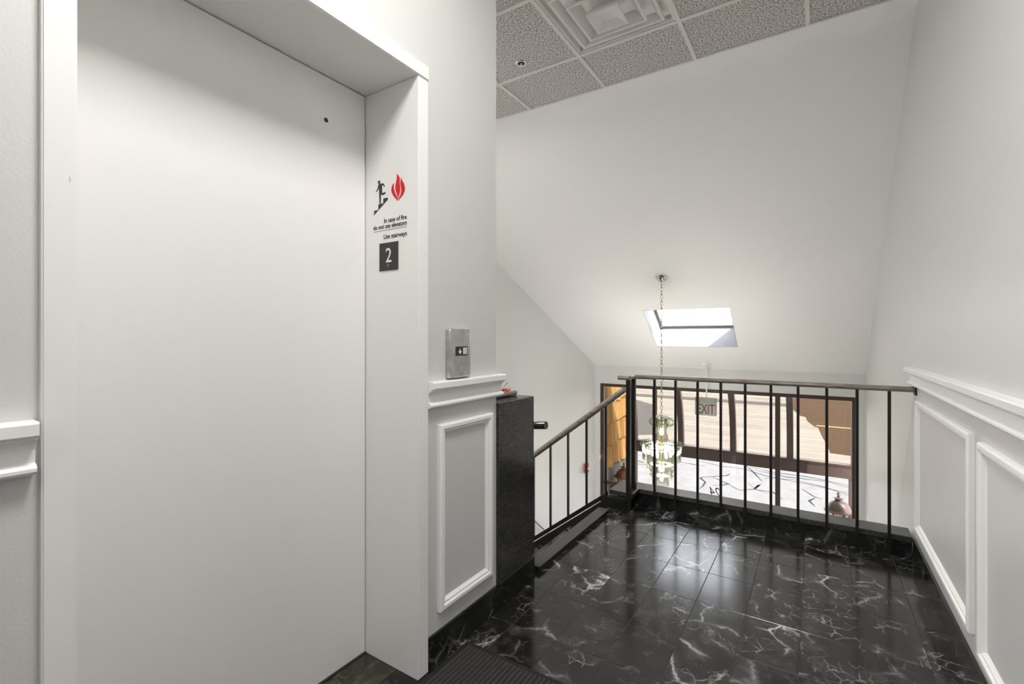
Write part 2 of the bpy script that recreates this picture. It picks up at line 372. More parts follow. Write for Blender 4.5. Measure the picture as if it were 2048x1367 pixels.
# elevator wall (three pieces round the opening, one wall)
b = bm_()
box(b, XE - 0.36, XE, YB, 0.253, -0.006, ZC + 0.05); box(b, XE - 0.36, XE, 1.259, 1.712, -0.006, ZC + 0.05); box(b, XE - 0.36, XE, 0.253, 1.259, 2.184, ZC + 0.05)
wl = struct(obj('wall_left', b, 'wall_paint'), 'light grey painted wall around the elevator opening', 'wall')
b = bm_(); box(b, -3.99, XE - 0.362, 1.5, 1.712, ZG, ZC + 0.05); struct(obj('wall_shaft', b, 'wall_paint'), 'light grey wall closing the elevator shaft beside the stairs', 'wall')
b = bm_(); box(b, XR, XR + 0.12, YB, YW + 0.1, ZG, ZC + 0.05); wr = struct(obj('wall_right', b, 'wall_paint'), 'light grey wall on the right with white panel mouldings', 'wall')
b = bm_(); box(b, XE - 0.36, XR + 0.12, YB - 0.1, YB, -0.3, ZC + 0.05); struct(obj('wall_back', b, 'wall_paint'), 'light grey wall behind the camera', 'wall')
# angled stairwell wall
b = bm_(); y0, y1 = 1.5, YW + 0.3
prism(b, [(LW(y0), y0), (LW(y1), y1), (LW(y1) - 0.12, y1), (LW(y0) - 0.12, y0)], ZG, ZC + 0.05, 'z')
ws = struct(obj('wall_stairwell', b, 'wall_paint'), 'pale plain wall on the far left of the stairwell', 'wall')
# entrance wall with the window opening
WX0, WX1, WZ1 = -2.62, 0.395, 0.545
b = bm_(); box(b, -3.0, WX0, YW, YW + 0.10, ZG, 1.1); box(b, WX1, XR + 0.12, YW, YW + 0.10, ZG, 1.1); box(b, WX0, WX1, YW, YW + 0.10, WZ1, 1.1)
wf = struct(obj('wall_front', b, 'wall_paint'), 'grey painted strip of wall above the entrance glazing', 'wall')
# ceiling: flat strip, rounded bend and slope with the skylight hole
SX0, SX1, SY0, SY1 = -1.69, -0.755, 5.415, 6.01
b = bm_()
TH = 0.30
def slope_piece(bb, x0, x1, ya, yb):
    pts = [(ya, zs(ya)), (yb, zs(yb)), (yb + NS.y * TH, zs(yb) + NS.z * TH), (ya + NS.y * TH, zs(ya) + NS.z * TH)]
    prism(bb, pts, x0, x1, 'x')
slope_piece(b, -4.1, SX0, YJ + 0.10, YW + 0.02); slope_piece(b, SX1, XR + 0.12, YJ + 0.10, YW + 0.02)
slope_piece(b, SX0, SX1, YJ + 0.10, SY0); slope_piece(b, SX0, SX1, SY1, YW + 0.02)
prof = [(3.188, ZC - 0.002)]
for i in range(9):
    t = i / 8; y = 0
    # quadratic bend from flat to slope
    p0, p1, p2 = Vector((3.31, ZC - 0.002)), Vector((YJ, ZC - 0.002)), Vector((YJ + 0.10, zs(YJ + 0.10)))
    q = p0 * (1 - t) ** 2 + p1 * 2 * t * (1 - t) + p2 * t * t; prof.append((q.x, q.y))
prof += [(YJ + 0.10 + NS.y * TH, zs(YJ + 0.10) + NS.z * TH), (3.188, ZC + 0.30)]
prism(b, prof, -4.1, XR + 0.12, 'x')
cs = struct(obj('ceiling_slope', b, 'ceiling_paint', smooth=True), 'smooth white sloped ceiling falling toward the entrance glazing', 'ceiling')
# dropped ceiling
b = bm_(); box(b, -4.1, XR + 0.12, YB - 0.1, 3.188, ZC + 0.03, ZC + 0.10); ceil = struct(obj('ceiling', b, 'ceiling_paint'), 'dropped ceiling of speckled acoustic tiles in a white grid', 'ceiling')
CX = [-3.72, -3.107, -2.494, -1.88, -1.265, -0.648, -0.035, XR]; CY = [3.188, 2.744, 2.142, 1.535, 0.928, 0.321, -0.286, -0.893, -1.5, -2.107, YB]
tcache = {}
LIGHTS = []
for i in range(len(CX) - 1):
    for j in range(len(CY) - 1):
        x0, x1, y1, y0 = CX[i], CX[i + 1], CY[j], CY[j + 1]
        if x1 < XE - 0.3 and y0 < 1.5: continue
        if i == 4 and j == 1: continue            # air diffuser
        if (i == 5 and j in (4, 8)) or (i == 1 and j == 2): LIGHTS.append((x0, x1, y0, y1)); continue
        key = (round(x1 - x0, 3), round(y1 - y0, 3)); c = ((x0 + x1) / 2, (y0 + y1) / 2, ZC + 0.004)
        if key in tcache: inst(tcache[key], c, ceil)
        else:
            bb = bm_(); box(bb, x0 + 0.009, x1 - 0.009, y0 + 0.009, y1 - 0.009, ZC + 0.004, ZC + 0.022); tcache[key] = obj('acoustic_tile', bb, 'acoustic_tile', ceil)
for x in CX[:-1]:
    b = bm_(); box(b, x - 0.011, x + 0.011, 1.5 if x < XE else YB, 3.186, ZC - 0.003, ZC + 0.004); box(b, x - 0.003, x + 0.003, 1.5 if x < XE else YB, 3.186, ZC, ZC + 0.03); obj('grid_tee', b, 'grid_white', ceil)
for y in CY[1:-1]:
    xa = -3.9 if y > 1.6 else XE
    b = bm_(); box(b, xa, XR - 0.001, y - 0.011, y + 0.011, ZC - 0.0028, ZC + 0.0042); box(b, xa, XR - 0.001, y - 0.003, y + 0.003, ZC, ZC + 0.03); obj('grid_tee', b, 'grid_white', ceil)
b = bm_(); box(b, -4.1, XR - 0.001, 3.178, 3.188, ZC - 0.004, ZC + 0.02); obj('edge_angle', b, 'grid_white', ceil)

# storey below
b = bm_(); box(b, -4.1, XR + 0.12, 1.5, YW, ZG - 0.1, ZG); struct(obj('floor_lower', b, 'marble_base'), 'dark marble floor of the entrance hall below the landing', 'floor')
b = bm_(); box(b, XB - 0.03, XR, 3.36, 3.56, ZG, -0.30); struct(obj('wall_lower', b, 'wall_paint'), 'wall below the landing edge', 'wall')

# black base along walls, made of marble pieces
def base_run(name, label, x0, x1, ys, parent=None):
    bb = bm_(); box(bb, x0 if x0 > 0 else x0 - 0.002, x1 if x0 < 0 else x1, ys[0], ys[-1], 0.0, 0.110)
    top = struct(obj(name, bb, 'marble_base'), label, 'baseboard')
    for a, c in zip(ys, ys[1:]):
        bb = bm_()
        if x0 < 0: box(bb, x1, x1 + 0.009, a + 0.0008, c - 0.0008, 0.0, 0.113)
        else: box(bb, x0 - 0.009, x0, a + 0.0008, c - 0.0008, 0.0, 0.113)
        obj('marble_piece', bb, 'marble_base', top)
base_run('baseboard_left', 'black marble baseboard below the elevator wall and stone pier', XE, XE + 0.004, [1.2625, 1.37, 1.67, 2.03])
base_run('baseboard_right', 'black marble baseboard along the right wall', XR - 0.004, XR - 0.0005, [YB + 0.002, 0.3, 0.6, 0.9, 1.2, 1.5, 1.8, 2.1, 2.4, 2.7, 3.0, 3.34])

# chair rails
def rail_prof(x, s, z):
    q = [(0, 0), (0.020, 0.0), (0.026, 0.006), (0.026, 0.012), (0.020, 0.018), (0.013, 0.020), (0.013, 0.044), (0.016, 0.054), (0.024, 0.061), (0.029, 0.063), (0.029, 0.068), (0.038, 0.070), (0.040, 0.072), (0.040, 0.092), (0.036, 0.096), (0, 0.096)]
    return [(x + s * a, z + c) for a, c in q]
b = bm_(); prism(b, rail_prof(XE, 1, 0.951), 1.2625, 1.735, 'y'); struct(obj('trim_1', b, 'trim_white'), 'white moulded chair rail between elevator frame and stone pier', 'chair rail')
b = bm_(); prism(b, rail_prof(XE, 1, 0.965), YB + 0.01, 0.243, 'y'); struct(obj('trim_2', b, 'trim_white'), 'white moulded chair rail left of the elevator frame', 'chair rail')
b = bm_(); prism(b, [(XR + (a - XR) * 1.05, c) for a, c in rail_prof(XR, -1, 0.948)], YB + 0.01, 3.43, 'y'); struct(obj('trim_3', b, 'trim_white'), 'white moulded chair rail along the right wall', 'chair rail')
# panel mouldings
PM = [(0.0, 0.0), (0.0, 0.014), (0.006, 0.019), (0.018, 0.019), (0.024, 0.012), (0.030, 0.012), (0.034, 0.005), (0.040, 0.0)]
n = 4
for nm, x, s, y0, y1, z0, z1, lab in (
        ('trim_4', XE, 1, 1.326, 1.668, 0.180, 0.882, 'white rectangular panel moulding below the call button'),
        ('trim_5', XR, -1, 2.225, 3.262, 0.185, 0.876, 'white rectangular panel moulding nearest the railing on the right wall'),
        ('trim_6', XR, -1, 1.05, 2.118, 0.165, 0.868, 'white rectangular panel moulding at the right picture edge'),
        ('trim_7', XR, -1, -0.2, 0.95, 0.165, 0.868, 'white rectangular panel moulding on the right wall beside the camera')):
    b = bm_(); frame_sweep(b, y0, y1, z0, z1, PM, x, s); struct(obj(nm, b, 'trim_white'), lab, 'panel moulding')
# elevator frame and door
d1 = thing('door_1', (-1.45, 0.755, 0.0), 'plain white elevator door in a deep white frame', 'elevator door'); struct(d1)
b = bm_(); box(b, -1.50, -1.452, 0.285, 1.2055, 0.006, 2.131); dp = obj('door_panel', b, 'door_paint', d1)
b = bm_(); box(b, -1.52, -1.501, 0.20, 1.30, 0.004, 2.3); obj('hoistway_backing', b, 'dark_gap', d1)
b = bm_(); box(b, -1.5, -1.174, 1.21, 1.261, 0.0, 2.134); bmesh.ops.bevel(b, geom=[e for e in b.edges if all(v.co.x > -1.2 for v in e.verts)], offset=0.0025, segments=2, affect='EDGES'); jamb = obj('frame_jamb', b, 'trim_scuffed', d1)
b = bm_(); box(b, -1.5, -1.174, 0.251, 0.30, 0.0, 2.134); bmesh.ops.bevel(b, geom=[e for e in b.edges if all(v.co.x > -1.2 for v in e.verts)], offset=0.0025, segments=2, affect='EDGES'); obj('frame_jamb', b, 'trim_scuffed', d1)
b = bm_(); box(b, -1.5, -1.172, 0.249, 1.263, 2.1355, 2.187); bmesh.ops.bevel(b, geom=[e for e in b.edges if all(v.co.x > -1.2 for v in e.verts)], offset=0.003, segments=2, affect='EDGES'); obj('frame_head', b, 'trim_scuffed', d1)
b = bm_()
r0 = [b.verts.new((-1.4512, 1.036 + 0.008 * math.cos(a * math.pi / 8), 1.977 + 0.008 * math.sin(a * math.pi / 8))) for a in range(16)]
r1 = [b.verts.new((-1.4530, 1.036 + 0.008 * math.cos(a * math.pi / 8), 1.977 + 0.008 * math.sin(a * math.pi / 8))) for a in range(16)]
b.faces.new(r0); b.faces.new(r1[::-1])
for i in range(16): b.faces.new((r0[i], r1[i], r1[(i + 1) % 16], r0[(i + 1) % 16]))
o = obj('key_hole', b, 'dark_gap', dp); o['label'] = 'small round black key hole high on the door'

# stone pier that ends the elevator wall, low wall behind it along the stairs
b = bm_(); box(b, -2.75, XB - 0.022, 1.722, 2.018, -1.3, 0.905); lowwall = struct(obj('wall_low', b, 'wall_paint'), 'dark granite faced low wall between the elevator wall and the stairs', 'low wall')
b = bm_(); box(b, XB - 0.021, XB, 1.714, 2.022, 0.118, 0.916); obj('granite_slab', b, 'granite_dark', lowwall)
b = bm_(); box(b, -2.75, XB - 0.0215, 2.0185, 2.034, -0.02, 0.916); obj('granite_slab', b, 'granite_dark', lowwall)
b = bm_(); box(b, -2.75, XB - 0.0215, 1.714, 2.018, 0.906, 0.917); obj('cap_slab', b, 'granite_dark', lowwall)
b = bm_(); box(b, XB - 0.02, XB + 0.002, 1.715, 2.03, 0.113, 0.118); obj('edge_strip', b, 'nosing_metal', lowwall)

# metal nosing at the head of the stairs
b = bm_(); box(b, -1.260, -1.192, 2.125, 3.07, 0.0, 0.022); ns = struct(obj('trim_8', b, 'stringer_black'), 'dark metal nosing strip at the top of the stairs', 'nosing')
b = bm_(); box(b, -1.264, -1.190, 2.12, 3.072, 0.0222, 0.030); bevel(b, 0.002); obj('top_plate', b, 'nosing_metal', ns)
b = bm_(); box(b, -1.264, -1.1895, 2.10, 2.1195, 0.0, 0.030); obj('end_block', b, 'stringer_black', ns)

# ------------------------------------------------------------------ stairs
st = thing('staircase', (-1.9, 2.6, ZG), 'black marble stairs going down left of the landing', 'stairs')
R_, T_ = 0.19, 0.25
for i in range(1, 7):
    x1 = -1.277 - T_ * (i - 1); x0 = x1 - T_ if i < 6 else LW(2.6) + 0.25
    z = -R_ * i
    b = bm_(); box(b, x0, x1 + 0.02, 2.04, 3.16, z - 0.03, z); obj('tread', b, 'marble_base', st)
    b = bm_(); box(b, x1 - 0.012, x1 - 0.002, 2.04, 3.16, z, z + R_ - 0.03 if i > 1 else z + R_ - 0.004); obj('riser', b, 'marble_base', st)
for i in range(1, 9):
    z = -1.14 - (ZG * -1 - 1.14) / 9 * i; ya = 3.18 + 0.26 * (i - 1)
    b = bm_(); box(b, -2.95 + 0.27 * (ya - 3.2) * 0.9 - 0.35, -1.95, ya, ya + 0.26, z - 0.03, z); obj('tread', b, 'marble_base', st)
# ------------------------------------------------------------------ landing kerb
b = bm_(); box(b, -1.235, XR - 0.012, 3.362, 3.46, -0.30, 0.082); kerb = struct(obj('trim_9', b, 'marble_base'), 'black stone kerb with granite ledge under the railing', 'kerb')
xs = [-1.07 + 0.2045 * i for i in range(8)] + [XR - 0.012]
for a, c in zip(xs, xs[1:]):
    b = bm_(); box(b, a + 0.0008, c - 0.0008, 3.353, 3.3615, 0.0, 0.082); obj('marble_piece', b, 'marble_base', kerb)
b = bm_(); box(b, -1.07, XR - 0.012, 3.345, 3.50, 0.0825, 0.115); bevel(b, 0.003); obj('granite_ledge', b, 'granite_ledge', kerb)
b = bm_(); box(b, -1.243, -1.0705, 3.215, 3.50, 0.0825, 0.115); bevel(b, 0.003); obj('granite_ledge', b, 'granite_ledge', kerb)

# ------------------------------------------------------------------ railing
rl = thing('railing', (-0.3, 3.335, 0.0), 'black steel railing with brown wooden handrail across the landing edge', 'railing')
YR = 3.336
b = bm_(); tube(b, [(-1.105, YR, 0.925), (XR - 0.004, YR, 0.925)], 0.026, 0.016, 16); obj('handrail', b, 'rail_wood', rl, True)
b = bm_(); tube(b, [(-1.105, 3.362, 0.9252), (-1.105, 3.185, 0.9252)], 0.024, 0.0155, 16); tube(b, [(-1.082, 3.19, 0.9254), (-1.165, 3.19, 0.9254)], 0.0235, 0.0155, 16); obj('handrail_return', b, 'rail_wood', rl, True)
b = bm_(); box(b, XR - 0.008, XR - 0.0005, YR - 0.032, YR + 0.032, 0.895, 0.955); bevel(b, 0.002); obj('wall_flange', b, 'black_metal', rl)
BX = [-0.954 + 0.1446 * i for i in range(10)]
p0 = None
for i, x in enumerate(BX):
    if i == 9:
        b = bm_(); box(b, x - 0.0075, x + 0.0075, YR - 0.0075, YR + 0.0075, 0.0, 0.912); obj('baluster', b, 'black_metal', rl)
        b = bm_(); box(b, x - 0.011, x + 0.011, YR - 0.011, YR + 0.0165, 0.0, 0.074); obj('foot_bracket', b, 'black_metal', rl); continue
    if p0 is None:
        b = bm_(); box(b, x - 0.0075, x + 0.0075, YR - 0.0075, YR + 0.0075, 0.070, 0.912); p0 = obj('baluster', b, 'black_metal', rl)
    else: inst(p0, (x, YR, 0.070), rl)
b = bm_(); box(b, -1.118, -1.092, 3.325, 3.351, 0.1155, 0.912); po = obj('post', b, 'black_metal', rl)
b = bm_(); box(b, -1.122, -1.088, 3.321, 3.355, 0.1152, 0.150); obj('post_shoe', b, 'black_metal', po)
b = bm_(); box(b, -1.107, -1.078, 3.176, 3.205, 0.0, 0.912); obj('post', b, 'black_metal', rl)

sr = thing('stair_railing', (-1.8, 3.19, -1.14), 'black stair railing with sloping brown handrail going down left', 'railing')
b = bm_(); prism(b, [(-1.285, 0.036), (-1.285, -0.20), (-2.55, -1.16), (-2.55, -0.926)], 3.17, 3.21, 'y'); obj('stringer', b, 'stringer_black', sr)
b = bm_(); box(b, -1.285, -1.111, 3.17, 3.21, -0.20, 0.080); obj('stringer', b, 'stringer_black', sr)
def hz(x): return 0.845 + 0.76 * (x + 1.118)
b = bm_(); tube(b, [(-1.120, 3.19, hz(-1.120)), (-2.45, 3.19, hz(-2.45))], 0.022, 0.022, 16); obj('handrail', b, 'rail_wood', sr, True)
p0 = None
for i in range(8):
    x = -1.259 - 0.1495 * i
    if p0 is None:
        b = bm_(); box(b, x - 0.007, x + 0.007, 3.183, 3.197, hz(x) - 0.66, hz(x) - 0.012); p0 = obj('baluster', b, 'black_metal', sr)
    else: inst(p0, (x, 3.19, hz(x) - 0.66), sr)
b = bm_(); prism(b, [(-1.25, hz(-1.25) - 0.64), (-1.25, hz(-1.25) - 0.675), (-2.45, hz(-2.45) - 0.675), (-2.45, hz(-2.45) - 0.64)], 3.172, 3.208, 'y'); obj('bottom_channel', b, 'black_metal', sr)

# near-side handrail behind the stone pier, wall handrail of the lower flight
hr = thing('handrail', (-1.6, 2.09, -0.3), 'dark handrail end sticking out past the granite low wall', 'handrail')
b = bm_(); tube(b, [(-1.150, 2.10, 0.762), (-1.26, 2.10, 0.750), (-2.40, 2.10, -0.11)], 0.022, 0.020, 14); obj('grip', b, 'granite_dark', hr, True)
for x, z in ((-1.42, 0.60), (-2.2, 0.01)):
    b = bm_(); tube(b, [(x, 2.0345, z - 0.03), (x, 2.09, z - 0.03), (x, 2.10, z + 0.01)], 0.006, seg=8); obj('bracket', b, 'black_metal', hr)
h2 = thing('wall_handrail', (-3.0, 5.3, -1.5), 'slim metal handrail on the far stairwell wall seen through the balusters', 'handrail')
pa = Vector((LW(4.4) + 0.06, 4.4, -0.37)); pb = Vector((LW(5.75) + 0.06, 5.75, -1.70))
b = bm_(); tube(b, [pa, pb], 0.017, seg=12); obj('grip', b, 'sash_grey', h2, True)
for t in (0.15, 0.85):
    p = pa.lerp(pb, t); b = bm_(); tube(b, [(p.x - 0.058, p.y, p.z - 0.03), (p.x, p.y, p.z - 0.03), (p.x, p.y, p.z)], 0.005, seg=8); obj('bracket', b, 'sash_grey', h2)

# ------------------------------------------------------------------ skylight
sk = thing('window_2', (-1.22, 5.7, 1.6), 'square skylight set deep in the sloped ceiling', 'skylight'); struct(sk)
def SP(x, y, t): # point on the slope plane at plan y, lifted t along the normal
    return Vector((x, y, zs(y))) + NS * t
def quadslab(bm, pts, off):
    A = [bm.verts.new(p) for p in pts]; B = [bm.verts.new(Vector(p) + Vector(off)) for p in pts]
    bm.faces.new(A); bm.faces.new(B[::-1])
    for i in range(len(A)): bm.faces.new((A[i], B[i], B[(i + 1) % len(A)], A[(i + 1) % len(A)]))
e = 0.004; D = Vector((0, 1, -K)).normalized()
for nm, pts, off in (
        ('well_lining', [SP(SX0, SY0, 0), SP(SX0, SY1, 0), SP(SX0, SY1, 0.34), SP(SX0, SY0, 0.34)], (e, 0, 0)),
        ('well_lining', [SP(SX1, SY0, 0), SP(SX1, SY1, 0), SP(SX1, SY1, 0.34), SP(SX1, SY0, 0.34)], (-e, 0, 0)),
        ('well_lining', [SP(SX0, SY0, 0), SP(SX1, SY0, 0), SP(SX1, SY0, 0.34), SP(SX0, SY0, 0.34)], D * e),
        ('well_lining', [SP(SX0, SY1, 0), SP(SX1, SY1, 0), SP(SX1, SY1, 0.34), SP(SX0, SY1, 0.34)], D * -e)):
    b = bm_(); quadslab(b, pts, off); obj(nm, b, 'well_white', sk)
fr = 0.035
for x0, x1, y0, y1 in ((SX0 + e, SX1 - e, SY1 - fr * 0.8 - e, SY1 - e), (SX0 + e, SX1 - e, SY0 + e, SY0 + fr * 0.8), (SX0 + e, SX0 + fr, SY0 + fr * 0.8, SY1 - fr * 0.8 - e), (SX1 - fr, SX1 - e, SY0 + fr * 0.8, SY1 - fr * 0.8 - e)):
    b = bm_(); quadslab(b, [SP(x0, y0, 0.29), SP(x1, y0, 0.29), SP(x1, y1, 0.29), SP(x0, y1, 0.29)], NS * 0.04); obj('sash', b, 'skylight_sash', sk)
b = bm_(); quadslab(b, [SP(SX0 + 0.02, SY0 + 0.02, 0.335), SP(SX1 - 0.02, SY0 + 0.02, 0.335), SP(SX1 - 0.02, SY1 - 0.02, 0.335), SP(SX0 + 0.02, SY1 - 0.02, 0.335)], NS * 0.006); obj('pane', b, 'skylight_glass', sk)

# ------------------------------------------------------------------ entrance glazing
wn = thing('window_1', (-1.1, YW + 0.05, ZG), 'wide bronze framed entrance glazing below the sloped ceiling', 'window'); struct(wn)
ya, yb = YW + 0.012, YW + 0.062
def fbar(x0, x1, z0, z1, nm='frame_bar', dy=0.0):
    bb = bm_(); box(bb, x0, x1, ya + dy, yb - dy, z0, z1); return obj(nm, bb, 'bronze_frame', wn)
fbar(WX0, WX1, WZ1 - 0.045, WZ1 - 0.001, 'frame_head'); fbar(WX0 + 0.001, WX0 + 0.05, ZG, WZ1 - 0.045, 'frame_jamb'); fbar(WX1 - 0.05, WX1 - 0.001, ZG, WZ1 - 0.045, 'frame_jamb')
MX = [WX0 + 0.05, -1.841, -0.375, WX1 - 0.05]
for x in MX[1:3]: fbar(x - 0.026, x + 0.026, ZG, WZ1 - 0.045, 'mullion')
for i in range(3):
    a = MX[i] + (0.026 if i else 0); c = MX[i + 1] - (0.026 if i < 2 else 0)
    fbar(a, c, -0.905, -0.86, 'transom', 0.004)
    for z0, z1 in ((-0.86, WZ1 - 0.045), (ZG + 0.02, -0.905)):
        b = bm_(); box(b, a, c, YW + 0.034, YW + 0.040, z0, z1); obj('pane', b, 'clear_glass', wn)
o = text('house_number', '24', 0.17, 'print_black', None, (-1.00, YW + 0.033, -0.825), mirror=True, width=0.135, shear=0.25)
tag(o, 'black house number 24 seen mirrored on the entrance glass', 'number')

# ------------------------------------------------------------------ exterior
b = bm_(); box(b, -60, 60, YW + 0.3, 120, ZG - 0.3, ZG - 0.02); grd = struct(obj('ground', b, 'road'), 'sunlit road and pavement outside the entrance', 'ground')
b = bm_(); box(b, -30, 30, YW + 0.3, 17.2, ZG - 0.019, ZG); obj('concrete_apron', b, 'concrete', grd)
b = bm_(); box(b, -30, 30, 22.62, 22.78, ZG - 0.0195, ZG - 0.012); obj('white_line', b, 'line_white', grd)
b = bm_(); box(b, 0.05, 30, 25.35, 25.60, ZG - 0.0195, ZG - 0.006); obj('yellow_line', b, 'line_yellow', grd)
b = bm_(); prism(b, [(-9.9, 30.0), (-8.05, 28.0), (-5.5, 19.6), (-6.9, 18.4), (-12, 19)], ZG - 0.0195, ZG - 0.011, 'z'); obj('asphalt_patch', b, 'asphalt_dark', grd)
b = bm_(); prism(b, [(-1.29, 35.85), (-1.02, 30.43), (-0.62, 28.2), (-0.40, 28.0), (-0.30, 26.6), (-0.02, 25.2), (0.12, 25.0), (0.25, 22.76), (0.39, 21.01), (0.45, 19.73), (1.4, 19.6), (2.9, 37.5), (0.5, 40)], ZG - 0.0195, ZG - 0.009, 'z'); obj('brown_patch', b, 'ground_brown', grd)  # flat brown patch with a stepped edge, laid over the road
b = bm_(); box(b, -30, 30, 31.5, 33.0, ZG - 0.0195, ZG - 0.0125); obj('asphalt_band', b, 'asphalt_dark', grd)
CR = [[(-6.5, 15.9), (-3.49, 15.58), (-3.28, 15.56), (-2.87, 15.47)],
      [(-3.15, 16.04), (-2.45, 15.79), (-1.88, 15.87), (-1.2, 15.4), (0.6, 14.9), (1.6, 14.6)],
      [(-2.58, 13.13), (-2.54, 13.37), (-2.55, 13.82), (-2.74, 14.12), (-2.71, 14.26), (-2.48, 14.47), (-2.15, 14.81), (-2.1, 15.04)],
      [(-2.48, 14.47), (-2.2, 14.16), (-1.99, 14.0), (-2.13, 13.74), (-2.33, 13.62)],
      [(-1.99, 14.0), (-1.81, 13.73), (-1.65, 13.57), (-1.37, 13.85), (-1.24, 14.43)], [(-1.37, 13.85), (-0.92, 13.88), (-0.67, 13.39)],
      [(-1.8, 16.28), (-1.5, 15.5), (-1.23, 14.71)], [(-1.55, 14.34), (-1.37, 14.01), (-1.27, 14.37), (-1.33, 13.89), (-1.01, 13.69)],
      [(-0.29, 14.57), (-0.03, 14.06), (0.15, 13.92)], [(0.0, 13.95), (-0.12, 13.62), (0.0, 13.22)],
      [(-1.7, 16.2), (-1.0, 15.9), (-0.2, 15.95), (0.8, 15.6)], [(-1.6, 15.9), (-0.7, 15.6), (0.3, 15.7), (0.9, 15.3)], [(-1.2, 15.2), (-0.5, 15.4), (0.2, 15.1), (1.0, 14.4)],
      [(-5.6, 15.4), (-4.6, 14.9), (-4.9, 14.6), (-4.2, 14.75)]]
for pl in CR:
    b = bm_(); wd = 0.034
    L_ = []; R2 = []
    for i, p in enumerate(pl):
        p = Vector(p); d = (Vector(pl[min(i + 1, len(pl) - 1)]) - Vector(pl[max(i - 1, 0)])).normalized(); nn = Vector((-d.y, d.x)); k = wd * random.uniform(0.4, 1.2) * (0.3 if i in (0, len(pl) - 1) else 1)
        L_.append(b.verts.new((p.x + nn.x * k, p.y + nn.y * k, ZG + 0.002))); R2.append(b.verts.new((p.x - nn.x * k, p.y - nn.y * k, ZG + 0.002)))
    for i in range(len(pl) - 1): b.faces.new((L_[i], L_[i + 1], R2[i + 1], R2[i]))
    ex = bmesh.ops.extrude_face_region(b, geom=b.faces[:]); bmesh.ops.translate(b, verts=[v for v in ex['geom'] if isinstance(v, bmesh.types.BMVert)], vec=(0, 0, -0.006))
    obj('tarred_crack', b, 'tar', grd)

# curved bronze glass canopy
cn = thing('glass_canopy', (-0.95, 6.75, ZG), 'curved bronze glazed canopy with brown ribs outside the entrance', 'canopy')
YA, YBm, ZT, ZBm = YW + 0.115, 6.97, 0.62, -0.33
def arc(t, off=0.0):
    a = t * math.pi / 2
    return (YA + (YBm - YA + off) * math.sin(a), ZBm + (ZT - ZBm + off) * math.cos(a))
RX = [-2.29, -1.615, -0.932, -0.268, 0.40]
NARC = 14
for x in RX:
    b = bm_(); inner = [arc(i / NARC, -0.03) for i in range(NARC + 1)]; outer = [arc(i / NARC, 0.05) for i in range(NARC + 1)]
    for i in range(NARC): prism(b, [inner[i], inner[i + 1], outer[i + 1], outer[i]], x - 0.036, x + 0.036, 'x')
    bmesh.ops.remove_doubles(b, verts=b.verts, dist=1e-5); obj('rib', b, 'canopy_bronze', cn)
for a, c in zip(RX, RX[1:]):
    b = bm_(); P0 = [arc(i / NARC, 0.006) for i in range(NARC + 1)]; P1 = [arc(i / NARC, 0.012) for i in range(NARC + 1)]
    for i in range(NARC): prism(b, [P0[i], P0[i + 1], P1[i + 1], P1[i]], a + 0.036, c - 0.036, 'x')
    bmesh.ops.remove_doubles(b, verts=b.verts, dist=1e-5); obj('curved_pane', b, 'bronze_glass', cn)
b = bm_(); box(b, -2.33, 0.44, YBm - 0.04, YBm + 0.06, ZBm - 0.165, ZBm - 0.002); obj('beam', b, 'canopy_bronze', cn)
b = bm_(); box(b, -2.33, 0.44, YBm - 0.045, YBm - 0.041, ZBm - 0.03, ZBm - 0.006); obj('beam_lip', b, 'bronze_frame', cn)
for x in (-2.29, 0.375):
    b = bm_(); box(b, x - 0.035, x + 0.035, YBm - 0.035, YBm + 0.035, ZG, ZBm - 0.166); obj('post', b, 'canopy_bronze', cn)

# shingled side wall
XS = -2.60
b = bm_(); box(b, XS - 0.14, XS - 0.02, YW + 0.11, 7.86, ZG, -0.60); box(b, XS - 0.14, XS - 0.045, YW + 0.11, 7.80, -0.60, 0.95)
sw = struct(obj('wall_shingled', b, 'stucco_grey'), 'sunlit wood shingle wall left of the entrance canopy', 'wall')
smesh = {}
for k in range(5):
    zb = -0.74 + 0.33 * k; y = YW + 0.12 + random.uniform(0, 0.05); end = 7.93 - (0.03 if k % 2 else 0) + random.uniform(-0.02, 0.02)
    while y < end - 0.04:
        wi = min(random.choice((0.075, 0.095, 0.12, 0.15, 0.18)), end - y)
        key = round(wi, 2); zj = zb + random.uniform(-0.025, 0.025)
        if key not in smesh:
            bb = bm_(); prism(bb, [(XS - 0.018, zj + 0.42), (XS - 0.026, zj + 0.42), (XS - 0.020, zj), (XS + 0.010, zj)], y + 0.003, y + wi - 0.003, 'y'); smesh[key] = obj('shingle', bb, 'shingle_wood', sw, origin=(XS, y + wi / 2, zj))
        else: inst(smesh[key], (XS, y + wi / 2, zj), sw)
        y += wi

